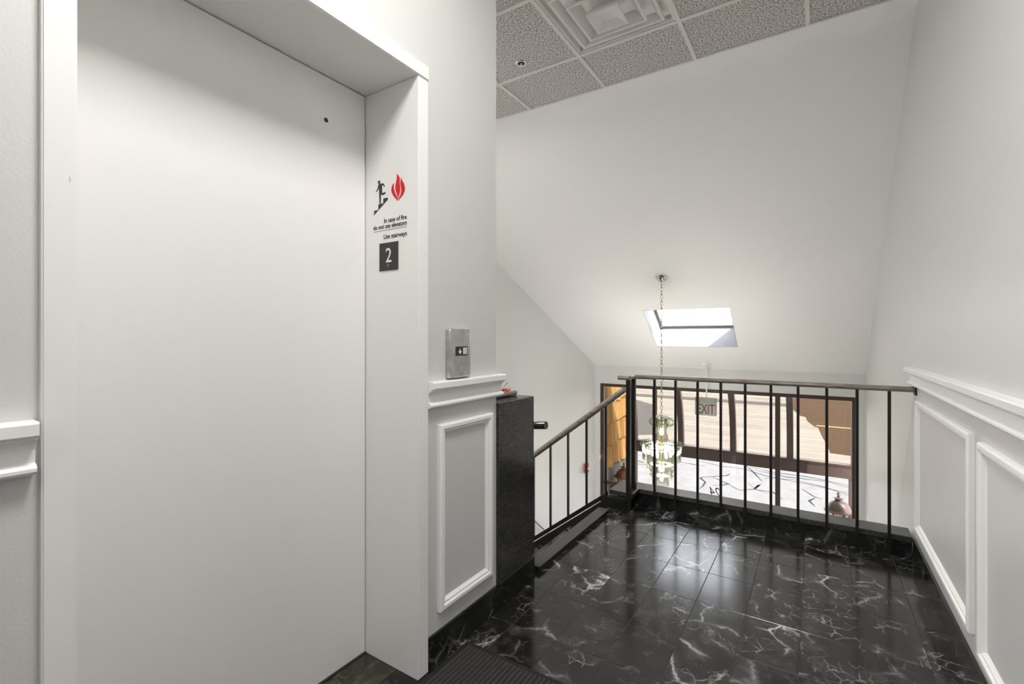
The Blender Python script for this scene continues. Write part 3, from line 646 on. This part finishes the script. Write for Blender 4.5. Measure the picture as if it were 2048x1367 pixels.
def lantern(x, y, z, label, wallx, mroof):
    """z: height of the eave of the lantern roof"""
    t = thing('wall_lantern', (x, y, z - 0.36), label, 'lantern', 'entrance lanterns')
    b = bm_(); lathe(b, [(0.0, z - 0.012), (0.150, z - 0.012), (0.155, z), (0.128, z + 0.010), (0.118, z + 0.035), (0.105, z + 0.065), (0.075, z + 0.095), (0.045, z + 0.108), (0.036, z + 0.130), (0.050, z + 0.138), (0.062, z + 0.143), (0.030, z + 0.150), (0.012, z + 0.158), (0.010, z + 0.172), (0.026, z + 0.182), (0.010, z + 0.194), (0.013, z + 0.206), (0.0, z + 0.222)], x, y, 24); obj('roof', b, mroof, t, True)
    b = bm_(); lathe(b, [(0.112, z - 0.012), (0.070, z - 0.30), (0.066, z - 0.30), (0.108, z - 0.012)], x, y, 6); obj('glass', b, 'lantern_glass', t)
    for k in range(6):
        a = 2 * math.pi * k / 6; c, s_ = math.cos(a), math.sin(a)
        b = bm_(); tube(b, [(x + 0.116 * c, y + 0.116 * s_, z - 0.012), (x + 0.098 * c, y + 0.098 * s_, z - 0.09), (x + 0.072 * c, y + 0.072 * s_, z - 0.30)], 0.008, seg=6); obj('cage_bar', b, mroof, t)
    b = bm_(); lathe(b, [(0.0, z - 0.36), (0.02, z - 0.355), (0.03, z - 0.335), (0.078, z - 0.318), (0.080, z - 0.300), (0.0, z - 0.300)], x, y, 16); obj('base', b, mroof, t, True)
    b = bm_(); lathe(b, [(0.0, z - 0.299), (0.018, z - 0.299), (0.022, z - 0.24), (0.018, z - 0.20), (0.0, z - 0.19)], x, y, 10); obj('bulb', b, 'pvc_white', t, True)
    dx = wallx - x
    pts = [(x + dx * u, y, z - 0.36 + v) for u, v in ((0.0, 0.005), (0.15, -0.06), (0.45, -0.10), (0.8, -0.04), (0.97, 0.06))]
    b = bm_(); tube(b, pts, 0.011, seg=8); obj('bracket_arm', b, mroof, t, True)
    b = bm_(); s2 = 0.008 if dx > 0 else -0.008; box(b, min(wallx, wallx - s2), max(wallx, wallx - s2), y - 0.04, y + 0.04, z - 0.45, z - 0.10); bevel(b, 0.002); obj('back_plate', b, mroof, t)
lantern(-2.44, 6.92, -0.905, 'orange lit copper lantern on the shingled wall left of the entrance', XS + 0.012, 'lantern_copper')
lantern(0.235, 6.80, -0.845, 'dark brown lantern beside the right canopy post', 0.339, 'lantern_dark')

# ------------------------------------------------------------------ chandelier
HX, HY = -1.352, 4.982
ch = thing('chandelier', (HX, HY, -0.345), 'tiered crystal prism chandelier hanging on a chain from the sloped ceiling', 'chandelier')
c0 = Vector((HX, HY, zs(HY)))
b = bm_(); rings = lathe(b, [(0.062, -0.001), (0.063, -0.006), (0.050, -0.022), (0.022, -0.034), (0.0, -0.036)], 0, 0, 24)
q = Vector((0, 0, 1)).rotation_difference(NS)
bmesh.ops.rotate(b, verts=b.verts, cent=(0, 0, 0), matrix=q.to_matrix()); bmesh.ops.translate(b, verts=b.verts, vec=c0); obj('ceiling_rose', b, 'chrome', ch, True)
b = bm_(); zt = zs(HY) - 0.034; zb = 0.385; LL = 0.046; nl = int(round((zt - zb) / (LL - 0.010))); step = (zt - zb) / nl
for i in range(nl):
    zc_ = zt - step * (i + 0.5); ang = (i % 2) * math.pi / 2 + 0.5
    pts = []
    for k in range(12):
        a = 2 * math.pi * k / 12; u = math.cos(a) * 0.011; v = math.sin(a) * 0.017
        v += (0.006 if math.sin(a) > 0 else -0.006) if abs(math.sin(a)) > 0.1 else 0
        pts.append(Vector((HX + u * math.cos(ang), HY + u * math.sin(ang), zc_ + v)))
    seg = 5; rr = []
    nrm = Vector((-math.sin(ang), math.cos(ang), 0))
    for k, p in enumerate(pts):
        rad = (p - Vector((HX, HY, zc_))).normalized()
        rr.append([b.verts.new(p + (rad * math.cos(2 * math.pi * j / seg) + nrm * math.sin(2 * math.pi * j / seg)) * 0.0026) for j in range(seg)])
    for k in range(12):
        A, B = rr[k], rr[(k + 1) % 12]
        for j in range(seg): b.faces.new((A[j], A[(j + 1) % seg], B[(j + 1) % seg], B[j]))
obj('chain', b, 'chain_metal', ch, True)
b = bm_(); lathe(b, [(0.0, 0.40), (0.008, 0.395), (0.008, 0.10), (0.030, 0.09), (0.040, 0.075), (0.015, 0.06), (0.008, 0.05), (0.008, -0.30), (0.014, -0.31), (0.0, -0.325)], HX, HY, 14); obj('stem', b, 'brass', ch, True)
def plate(nm, r0, r1, z, m, th=0.006):
    bb = bm_(); lathe(bb, [(r0, z), (r1, z), (r1, z + th), (r0, z + th), (r0, z)], HX, HY, 40); return obj(nm, bb, m, ch)
plate('top_ring', 0.045, 0.070, 0.378, 'chrome'); plate('tier_ring', 0.175, 0.194, 0.062, 'chrome'); plate('tier_ring', 0.130, 0.149, 0.040, 'chrome'); plate('tier_ring', 0.06, 0.120, -0.125, 'chrome'); plate('tier_ring', 0.02, 0.076, -0.245, 'chrome')
def prisms(r, z0, z1, n, wd=0.010):
    bb = bm_()
    for k in range(n):
        a = 2 * math.pi * k / n; cx, cy = HX + r * math.cos(a), HY + r * math.sin(a)
        ca, sa = math.cos(a), math.sin(a)
        tri = [(cx + ca * wd * 0.9, cy + sa * wd * 0.9), (cx - ca * wd * 0.5 - sa * wd, cy - sa * wd * 0.5 + ca * wd), (cx - ca * wd * 0.5 + sa * wd, cy - sa * wd * 0.5 - ca * wd)]
        prism(bb, tri, z0, z1 - 0.01, 'z')
    o = obj('prism_tier', bb, 'crystal', ch); o['kind'] = 'stuff'
prisms(0.058, 0.085, 0.372, 16); prisms(0.185, -0.075, 0.060, 44, 0.011); prisms(0.140, -0.165, 0.038, 34, 0.011); prisms(0.110, -0.255, -0.126, 26, 0.011); prisms(0.066, -0.342, -0.246, 14, 0.012)
def loops(r, z, n, ro, ri, th):
    """clear acrylic loops set radially round a ring"""
    bb = bm_()
    for k in range(n):
        a = 2 * math.pi * k / n + 0.2; ca, sa = math.cos(a), math.sin(a); A = []; B = []; C_ = []; D_ = []
        for j in range(16):
            t = 2 * math.pi * j / 16
            for lst, rad, s_ in ((A, ro, 1), (B, ri, 1), (C_, ri, -1), (D_, ro, -1)):
                u = r + rad * math.cos(t); v = z + rad * math.sin(t)
                lst.append(bb.verts.new((HX + u * ca - s_ * th * sa, HY + u * sa + s_ * th * ca, v)))
        for j in range(16):
            i2 = (j + 1) % 16
            for P_, Q_ in ((A, B), (B, C_), (C_, D_), (D_, A)): bb.faces.new((P_[j], P_[i2], Q_[i2], Q_[j]))
    o = obj('acrylic_loop_ring', bb, 'acrylic', ch); o['kind'] = 'stuff'
loops(0.085, 0.325, 14, 0.045, 0.030, 0.005); loops(0.195, 0.085, 30, 0.030, 0.018, 0.005)
for k in range(6):
    a = 2 * math.pi * k / 6 + 0.3
    b = bm_(); lathe(b, [(0.0, -0.045), (0.012, -0.035), (0.014, 0.0), (0.010, 0.025), (0.0, 0.035)], HX + 0.088 * math.cos(a), HY + 0.088 * math.sin(a), 8); obj('bulb', b, 'bulb', ch, True)
for z, r in ((0.22, 0.022), (-0.165, 0.03), (-0.262, 0.02)):
    b = bm_(); lathe(b, [(0.009, z - 0.035), (r, z - 0.02), (r, z + 0.02), (0.009, z + 0.035)], HX, HY, 10); obj('bulb', b, 'bulb', ch, True)
for k in range(6):      # one lamp in each of the six bulbs of the widest tier
    a = 2 * math.pi * k / 6 + 0.3
    pl_ = bpy.data.lights.new('chandelier_lamp', 'POINT'); pl_.energy = CHANDELIER / 6; pl_.color = (1, 0.96, 0.90); pl_.shadow_soft_size = 0.03
    plo = bpy.data.objects.new('chandelier_lamp', pl_); COL.objects.link(plo); plo.parent = ch; plo.location = (0.088 * math.cos(a), 0.088 * math.sin(a), 0.345 - 0.005)

# ------------------------------------------------------------------ exit sign
EX, EY = -1.155, 6.33
es = thing('exit_sign', (EX - 0.015, EY, 0.21), 'grey EXIT sign with dark red letters hanging on a thin rod', 'exit sign')
zc = zs(EY)
b = bm_(); lathe(b, [(0.0, zc - 0.03), (0.018, zc - 0.030), (0.048, zc - 0.012), (0.050, zc + 0.0), (0.050, zc + 0.03)], EX, EY, 20); obj('canopy', b, 'pvc_white', es, True)
b = bm_(); tube(b, [(EX, EY, 0.44), (EX, EY, zc - 0.02)], 0.008, seg=10); obj('rod', b, 'pvc_white', es, True)
ex0, ex1, ez0, ez1 = EX - 0.135, EX + 0.117, 0.222, 0.448
b = bm_(); box(b, ex0, ex1, EY - 0.022, EY + 0.022, ez0, ez1); bevel(b, 0.003); obj('housing', b, 'exit_housing', es)
b = bm_(); box(b, ex0 + 0.008, ex1 - 0.008, EY - 0.0245, EY - 0.0225, ez0 + 0.012, ez1 - 0.068); obj('face_panel', b, 'exit_face', es)
text('lettering', 'EXIT', 0.175, 'print_wine', es, (ex0 + 0.024, EY - 0.0246, ez0 + 0.024), width=0.205, bold=0.002)

# ------------------------------------------------------------------ ceiling fittings
df = thing('air_diffuser', (-0.957, 2.443, ZC - 0.06), 'white square stepped air diffuser in the ceiling grid', 'air diffuser')
x0, x1, y0, y1 = -1.254, -0.659, 2.153, 2.733; cx, cy = (x0 + x1) / 2, (y0 + y1) / 2; hx, hy = (x1 - x0) / 2, (y1 - y0) / 2
def sqloop(bm, s, z): return [bm.verts.new((cx + a * hx * s, cy + c * hy * s, z)) for a, c in ((-1, -1), (1, -1), (1, 1), (-1, 1))]
def sqrings(nm, lst, close=False):
    bb = bm_(); lp = [sqloop(bb, s, z) for s, z in lst]
    for a, c in zip(lp, lp[1:]):
        for i in range(4): bb.faces.new((a[i], a[(i + 1) % 4], c[(i + 1) % 4], c[i]))
    if close: bb.faces.new(lp[0]); bb.faces.new(lp[-1])
    return obj(nm, bb, 'diffuser_white', df)
b = bm_(); box(b, x0, x1, y0, y1, ZC + 0.075, ZC + 0.085); obj('back_plate', b, 'dark_gap', df)
sqrings('outer_frame', [(1.0, ZC + 0.074), (1.0, ZC + 0.0045), (0.95, ZC + 0.0045), (0.93, ZC + 0.04), (0.92, ZC + 0.074)])
for so, si, z in ((0.83, 0.66, -0.006), (0.58, 0.42, -0.024)):
    sqrings('louvre_ring', [(so, ZC + z + 0.010), (so, ZC + z), (so - 0.045, ZC + z), (si - 0.03, ZC + z + 0.060), (si - 0.01, ZC + z + 0.064), (so - 0.03, ZC + z + 0.012), (so, ZC + z + 0.010)])
sqrings('centre_plate', [(0.13, ZC - 0.030), (0.27, ZC - 0.052), (0.30, ZC - 0.052), (0.30, ZC - 0.042), (0.2, ZC + 0.0)], True)
def sprink(nm, loc, label, axis):
    t = thing(nm, loc, label, 'sprinkler')
    def P(prof, name, m, seg=18):
        bb = bm_(); lathe(bb, prof, 0, 0, seg)
        if axis == 'x': bmesh.ops.rotate(bb, verts=bb.verts, cent=(0, 0, 0), matrix=Matrix.Rotation(math.pi / 2, 3, 'Y'))
        bmesh.ops.translate(bb, verts=bb.verts, vec=loc); return obj(name, bb, m, t, True)
    P([(0.016, -0.001), (0.036, -0.001), (0.038, -0.004), (0.026, -0.010), (0.016, -0.006)], 'escutcheon', 'chrome')
    P([(0.016, -0.003), (0.012, -0.012), (0.008, -0.014), (0.007, -0.030), (0.0, -0.032)], 'body', 'sign_black')
    P([(0.0, -0.040), (0.016, -0.041), (0.016, -0.043), (0.0, -0.044)], 'deflector', 'chrome')
    bb = bm_()
    for s_ in (-1, 1):
        tube(bb, [(s_ * 0.007, 0, -0.012), (s_ * 0.013, 0, -0.026), (s_ * 0.003, 0, -0.041)], 0.002, seg=6)
    if axis == 'x': bmesh.ops.rotate(bb, verts=bb.verts, cent=(0, 0, 0), matrix=Matrix.Rotation(math.pi / 2, 3, 'Y'))
    bmesh.ops.translate(bb, verts=bb.verts, vec=loc); obj('yoke_arm', bb, 'sign_black', t)
cs_ = thing('ceiling_sprinkler', (-1.615, 2.61, ZC + 0.0035), 'small chrome sprinkler recessed in a ceiling tile', 'sprinkler')
b = bm_(); lathe(b, [(0.024, ZC + 0.0030), (0.024, ZC - 0.001), (0.033, ZC - 0.003), (0.037, ZC), (0.037, ZC + 0.0038)], -1.615, 2.61, 24); obj('escutcheon', b, 'chrome', cs_, True)
b = bm_(); lathe(b, [(0.0, ZC + 0.0025), (0.0235, ZC + 0.0025), (0.0235, ZC + 0.0038), (0.0, ZC + 0.0038)], -1.615, 2.61, 20); obj('cup', b, 'dark_gap', cs_)
b = bm_(); lathe(b, [(0.0, ZC - 0.012), (0.008, ZC - 0.010), (0.004, ZC - 0.006), (0.006, ZC + 0.0024), (0.0, ZC + 0.0024)], -1.615, 2.61, 12); obj('nozzle', b, 'chrome', cs_, True)
sprink('wall_sprinkler', (XR, 5.62, 1.567), 'small chrome sidewall sprinkler high on the right wall', 'x')
# unseen troffers; those above the stairs and at the rear are added fill
for k, (x0, x1, y0, y1) in enumerate(LIGHTS):
    t = thing('ceiling_light', ((x0 + x1) / 2, (y0 + y1) / 2, ZC - 0.004), ['square fluorescent troffer in the ceiling in front of the elevator', 'added fill light, an unseen square troffer in the ceiling at the rear wall'][k - 1] if k else 'added fill light, an unseen square troffer in the ceiling above the stairs', 'ceiling light')
    b = bm_(); box(b, x0 + 0.012, x1 - 0.012, y0 + 0.012, y1 - 0.012, ZC + 0.012, ZC + 0.028); obj('housing', b, 'grid_white', t)
    b = bm_(); box(b, x0 + 0.04, x1 - 0.04, y0 + 0.04, y1 - 0.04, ZC + 0.004, ZC + 0.010); obj('diffuser', b, 'lamp_diffuser', t)
    ad = bpy.data.lights.new('troffer', 'AREA'); ad.shape = 'RECTANGLE'; ad.size = x1 - x0 - 0.1; ad.size_y = y1 - y0 - 0.1; ad.energy = LAMP[k]; ad.color = (1, 0.988, 0.97)
    ao = bpy.data.objects.new('troffer', ad); COL.objects.link(ao); ao.parent = t; ao.location = (0, 0, 0.006)

# ------------------------------------------------------------------ fire notice and floor sign on the jamb
YJB = 1.2095
fn = thing('evacuation_notice', (-1.317, YJB, 1.57), 'fire notice with running figure, red flame and small text on the elevator jamb', 'notice')
def poly(nm, pts, m, parent, th=0.0006):
    bb = bm_(); prism(bb, pts, YJB - th, YJB, 'y'); return obj(nm, bb, m, parent)
poly('flame_tongue', [(-1.2966, 1.7755), (-1.3050, 1.7680), (-1.3087, 1.7607), (-1.3100, 1.7520), (-1.3087, 1.7437), (-1.2993, 1.729), (-1.278, 1.7072), (-1.2759, 1.7139), (-1.2833, 1.7263), (-1.2926, 1.7429), (-1.2971, 1.7568)], 'print_red', fn)
poly('flame_tongue', [(-1.282, 1.8056), (-1.2728, 1.7983), (-1.2664, 1.7867), (-1.2675, 1.7722), (-1.2649, 1.7568), (-1.2644, 1.7418), (-1.2688, 1.7277), (-1.2754, 1.7167), (-1.2793, 1.7294), (-1.2873, 1.7457), (-1.2899, 1.7593), (-1.286, 1.7755), (-1.2812, 1.7896)], 'print_red', fn)
poly('flame_tongue', [(-1.2597, 1.7893), (-1.2545, 1.7772), (-1.2454, 1.7645), (-1.2402, 1.7488), (-1.2415, 1.7361), (-1.2493, 1.7245), (-1.2623, 1.7155), (-1.2750, 1.7074), (-1.2714, 1.716), (-1.2623, 1.7266), (-1.2584, 1.7408), (-1.2602, 1.7541), (-1.2636, 1.7677)], 'print_red', fn)
poly('stair_pictogram', [(-1.4043, 1.6723), (-1.4028, 1.6886), (-1.3802, 1.6886), (-1.3793, 1.7095), (-1.3531, 1.7095), (-1.3523, 1.7271), (-1.329, 1.7271), (-1.329, 1.7196)], 'print_black', fn)
poly('running_figure', [(-1.3802, 1.7827), (-1.369, 1.7861), (-1.3509, 1.7829), (-1.3454, 1.7727), (-1.3473, 1.7696), (-1.3531, 1.7775), (-1.3606, 1.7789), (-1.3592, 1.7503), (-1.3578, 1.7481), (-1.3427, 1.7503), (-1.3405, 1.7443), (-1.3565, 1.7406), (-1.3662, 1.7457), (-1.3667, 1.7102), (-1.3732, 1.7112), (-1.376, 1.7531), (-1.3765, 1.7705), (-1.3816, 1.7636), (-1.3929, 1.7578), (-1.3943, 1.76), (-1.3844, 1.768)], 'print_black', fn)
poly('figure_head', [(-1.376 + 0.0062 * math.cos(a * math.pi / 7), 1.7920 + 0.0062 * math.sin(a * math.pi / 7)) for a in range(14)], 'print_black', fn)
text('lettering', 'In case of fire', 0.0235, 'print_black', fn, (-1.231, YJB - 0.0002, 1.6355), 'RIGHT', width=0.117, bold=0.0002)
text('lettering', 'do not use elevators', 0.0235, 'print_black', fn, (-1.231, YJB - 0.0002, 1.6150), 'RIGHT', width=0.175, bold=0.0002)
poly('rule', [(-1.405, 1.6070), (-1.231, 1.6082), (-1.231, 1.6095), (-1.405, 1.6083)], 'rule_pink', fn)
text('lettering', 'Use stairways', 0.0235, 'print_black', fn, (-1.230, YJB - 0.0002, 1.5760), 'RIGHT', width=0.120, bold=0.0002)
fs = thing('floor_sign', (-1.323, YJB, 1.457), 'black floor sign with a white 2 on the elevator jamb', 'sign')
b = bm_(); box(b, -1.372, -1.274, YJB - 0.002, YJB, 1.457, 1.560); obj('plate', b, 'sign_black', fs)
text('numeral', '2', 0.076, 'print_white', fs, (-1.340, YJB - 0.0022, 1.487), width=0.030)
b = bm_()
for dx, dz in ((0, 0.003), (0.005, 0.003), (0, -0.003)): box(b, -1.327 + dx - 0.0012, -1.327 + dx + 0.0012, YJB - 0.003, YJB - 0.002, 1.474 + dz - 0.0012, 1.474 + dz + 0.0012)
obj('braille_dot', b, 'button_grey', fs)

# ------------------------------------------------------------------ hall call station
cp = thing('call_button_panel', (XE, 1.434, 1.052), 'brushed metal elevator call panel with a down arrow above the chair rail', 'call panel')
b = bm_(); box(b, XE + 0.0005, XE + 0.026, 1.369, 1.498, 1.053, 1.243); bevel(b, 0.008, 3); obj('housing', b, 'plate_metal', cp, True)
XP = XE + 0.0265
b = bm_(); box(b, XP - 0.001, XP + 0.0015, 1.401, 1.472, 1.138, 1.174); ind = obj('indicator', b, 'sign_black', cp)
b = bm_(); box(b, XP + 0.0015, XP + 0.004, 1.443, 1.467, 1.143, 1.169); bevel(b, 0.0012); obj('push_button', b, 'button_grey', ind)
def yzpoly(pts, m, nm, th=0.0008):
    bb = bm_(); prism(bb, pts, XP + 0.0015, XP + 0.0015 + th, 'x'); return obj(nm, bb, m, ind)
yzpoly([(1.4235, 1.166), (1.4275, 1.166), (1.4275, 1.152), (1.4325, 1.158), (1.4355, 1.155), (1.4255, 1.1435), (1.4155, 1.155), (1.4185, 1.158), (1.4235, 1.152)], 'print_white', 'arrow')
b = bm_(); prism(b, [(1.485, 1.113), (1.491, 1.113), (1.491, 1.110), (1.4895, 1.110), (1.4895, 1.099), (1.491, 1.099), (1.491, 1.096), (1.485, 1.096), (1.485, 1.099), (1.4865, 1.099), (1.4865, 1.110), (1.485, 1.110)], XP - 0.0006, XP + 0.0003, 'x'); obj('engraved_mark', b, 'sash_grey', cp)
b = bm_(); pts = [(1.434 + 0.008 * math.cos(t * 0.3 + 0.2), 1.102 + 0.009 * math.sin(t * 0.3 + 0.2)) for t in range(11)]; pts += [(1.434 + 0.0055 * math.cos(t * 0.3 + 0.2), 1.102 + 0.0065 * math.sin(t * 0.3 + 0.2)) for t in range(10, -1, -1)]
prism(b, pts, XP - 0.0006, XP + 0.0003, 'x'); obj('engraved_mark', b, 'sash_grey', cp)

# ------------------------------------------------------------------ fire alarm pull, flowers, mat
fa = thing('fire_alarm', (LW(6.193), 6.193, -0.72), 'small red fire alarm box on the far stairwell wall', 'fire alarm')
b = bm_(); x = LW(6.193); box(b, x + 0.012, x + 0.05, 6.14, 6.22, -0.715, -0.585); bevel(b, 0.005); hh = obj('housing', b, 'alarm_red', fa)
b = bm_(); box(b, x + 0.0505, x + 0.060, 6.155, 6.205, -0.665, -0.645); obj('pull_bar', b, 'print_white', hh)

fl = thing('flower_tray', (-1.28, 1.88, 0.917), 'red flowers beside a brown wooden strip on the granite low wall', 'flowers')
b = bm_(); tube(b, [(-1.275, 1.73, 0.930), (-1.275, 2.005, 0.930)], 0.012, 0.012, 12); obj('tray_edge', b, 'rail_wood', fl, True)
b = bm_(); box(b, -1.36, -1.285, 1.73, 1.985, 0.9175, 0.924); obj('tray_base', b, 'rail_wood', fl)
for k in range(22):
    a = random.uniform(0, 6.28); x = -1.315 + random.uniform(-0.03, 0.03); y = 1.93 + random.uniform(-0.04, 0.035); z = 0.925 + random.uniform(0.0, 0.022)
    b = bm_(); c = Vector((x, y, z)); s_ = random.uniform(0.010, 0.016)
    d = Vector((math.cos(a), math.sin(a), 0.7)).normalized(); sd_ = d.cross(Vector((0, 0, 1))).normalized(); up = sd_.cross(d)
    quadslab(b, [c, c + d * s_ + sd_ * s_ * 0.5, c + d * s_ * 2.0 + up * 0.004, c + d * s_ - sd_ * s_ * 0.5], up * 0.0015); obj('petal', b, 'petal_red', fl)
b = bm_(); tube(b, [(-1.30, 1.93, 0.925), (-1.30, 1.94, 0.965), (-1.295, 1.965, 0.985)], 0.0014, seg=6); obj('twig', b, 'twig', fl)
b = bm_(); quadslab(b, [(-1.31, 1.885, 0.975), (-1.31, 1.91, 0.985), (-1.31, 1.918, 1.01), (-1.31, 1.895, 1.0)], (0.002, 0, 0)); obj('leaf', b, 'leaf_green', fl)
b = bm_(); tube(b, [(-1.31, 1.89, 0.925), (-1.31, 1.89, 0.98)], 0.0015, seg=6); obj('stem', b, 'leaf_green', fl)

mt = thing('door_mat', (-0.55, 1.0, 0.0), 'black ribbed entrance mat on the marble in front of the elevator', 'mat')
MX0, MX1, MY0, MY1 = -1.160, 0.05, 0.25, 1.470
b = bm_(); box(b, MX0, MX1, MY0, MY1, 0.0, 0.005); obj('backing', b, 'rubber', mt)
b = bm_(); x = MX0 + 0.022
while x < MX1 - 0.022:
    prism(b, [(x, 0.0052), (x + 0.002, 0.0095), (x + 0.007, 0.0105), (x + 0.011, 0.0095), (x + 0.013, 0.0052)], MY0 + 0.02, MY1 - 0.022, 'y'); x += 0.0175
o = obj('ribbed_pile', b, 'carpet_rib', mt); o['kind'] = 'stuff'

SC.cycles.use_adaptive_sampling = True; SC.cycles.adaptive_threshold = 0.045
SC.cycles.diffuse_bounces = 5; SC.cycles.transparent_max_bounces = 16; SC.cycles.max_bounces = 7; SC.cycles.glossy_bounces = 3
SC.cycles.sample_clamp_indirect = 8.0
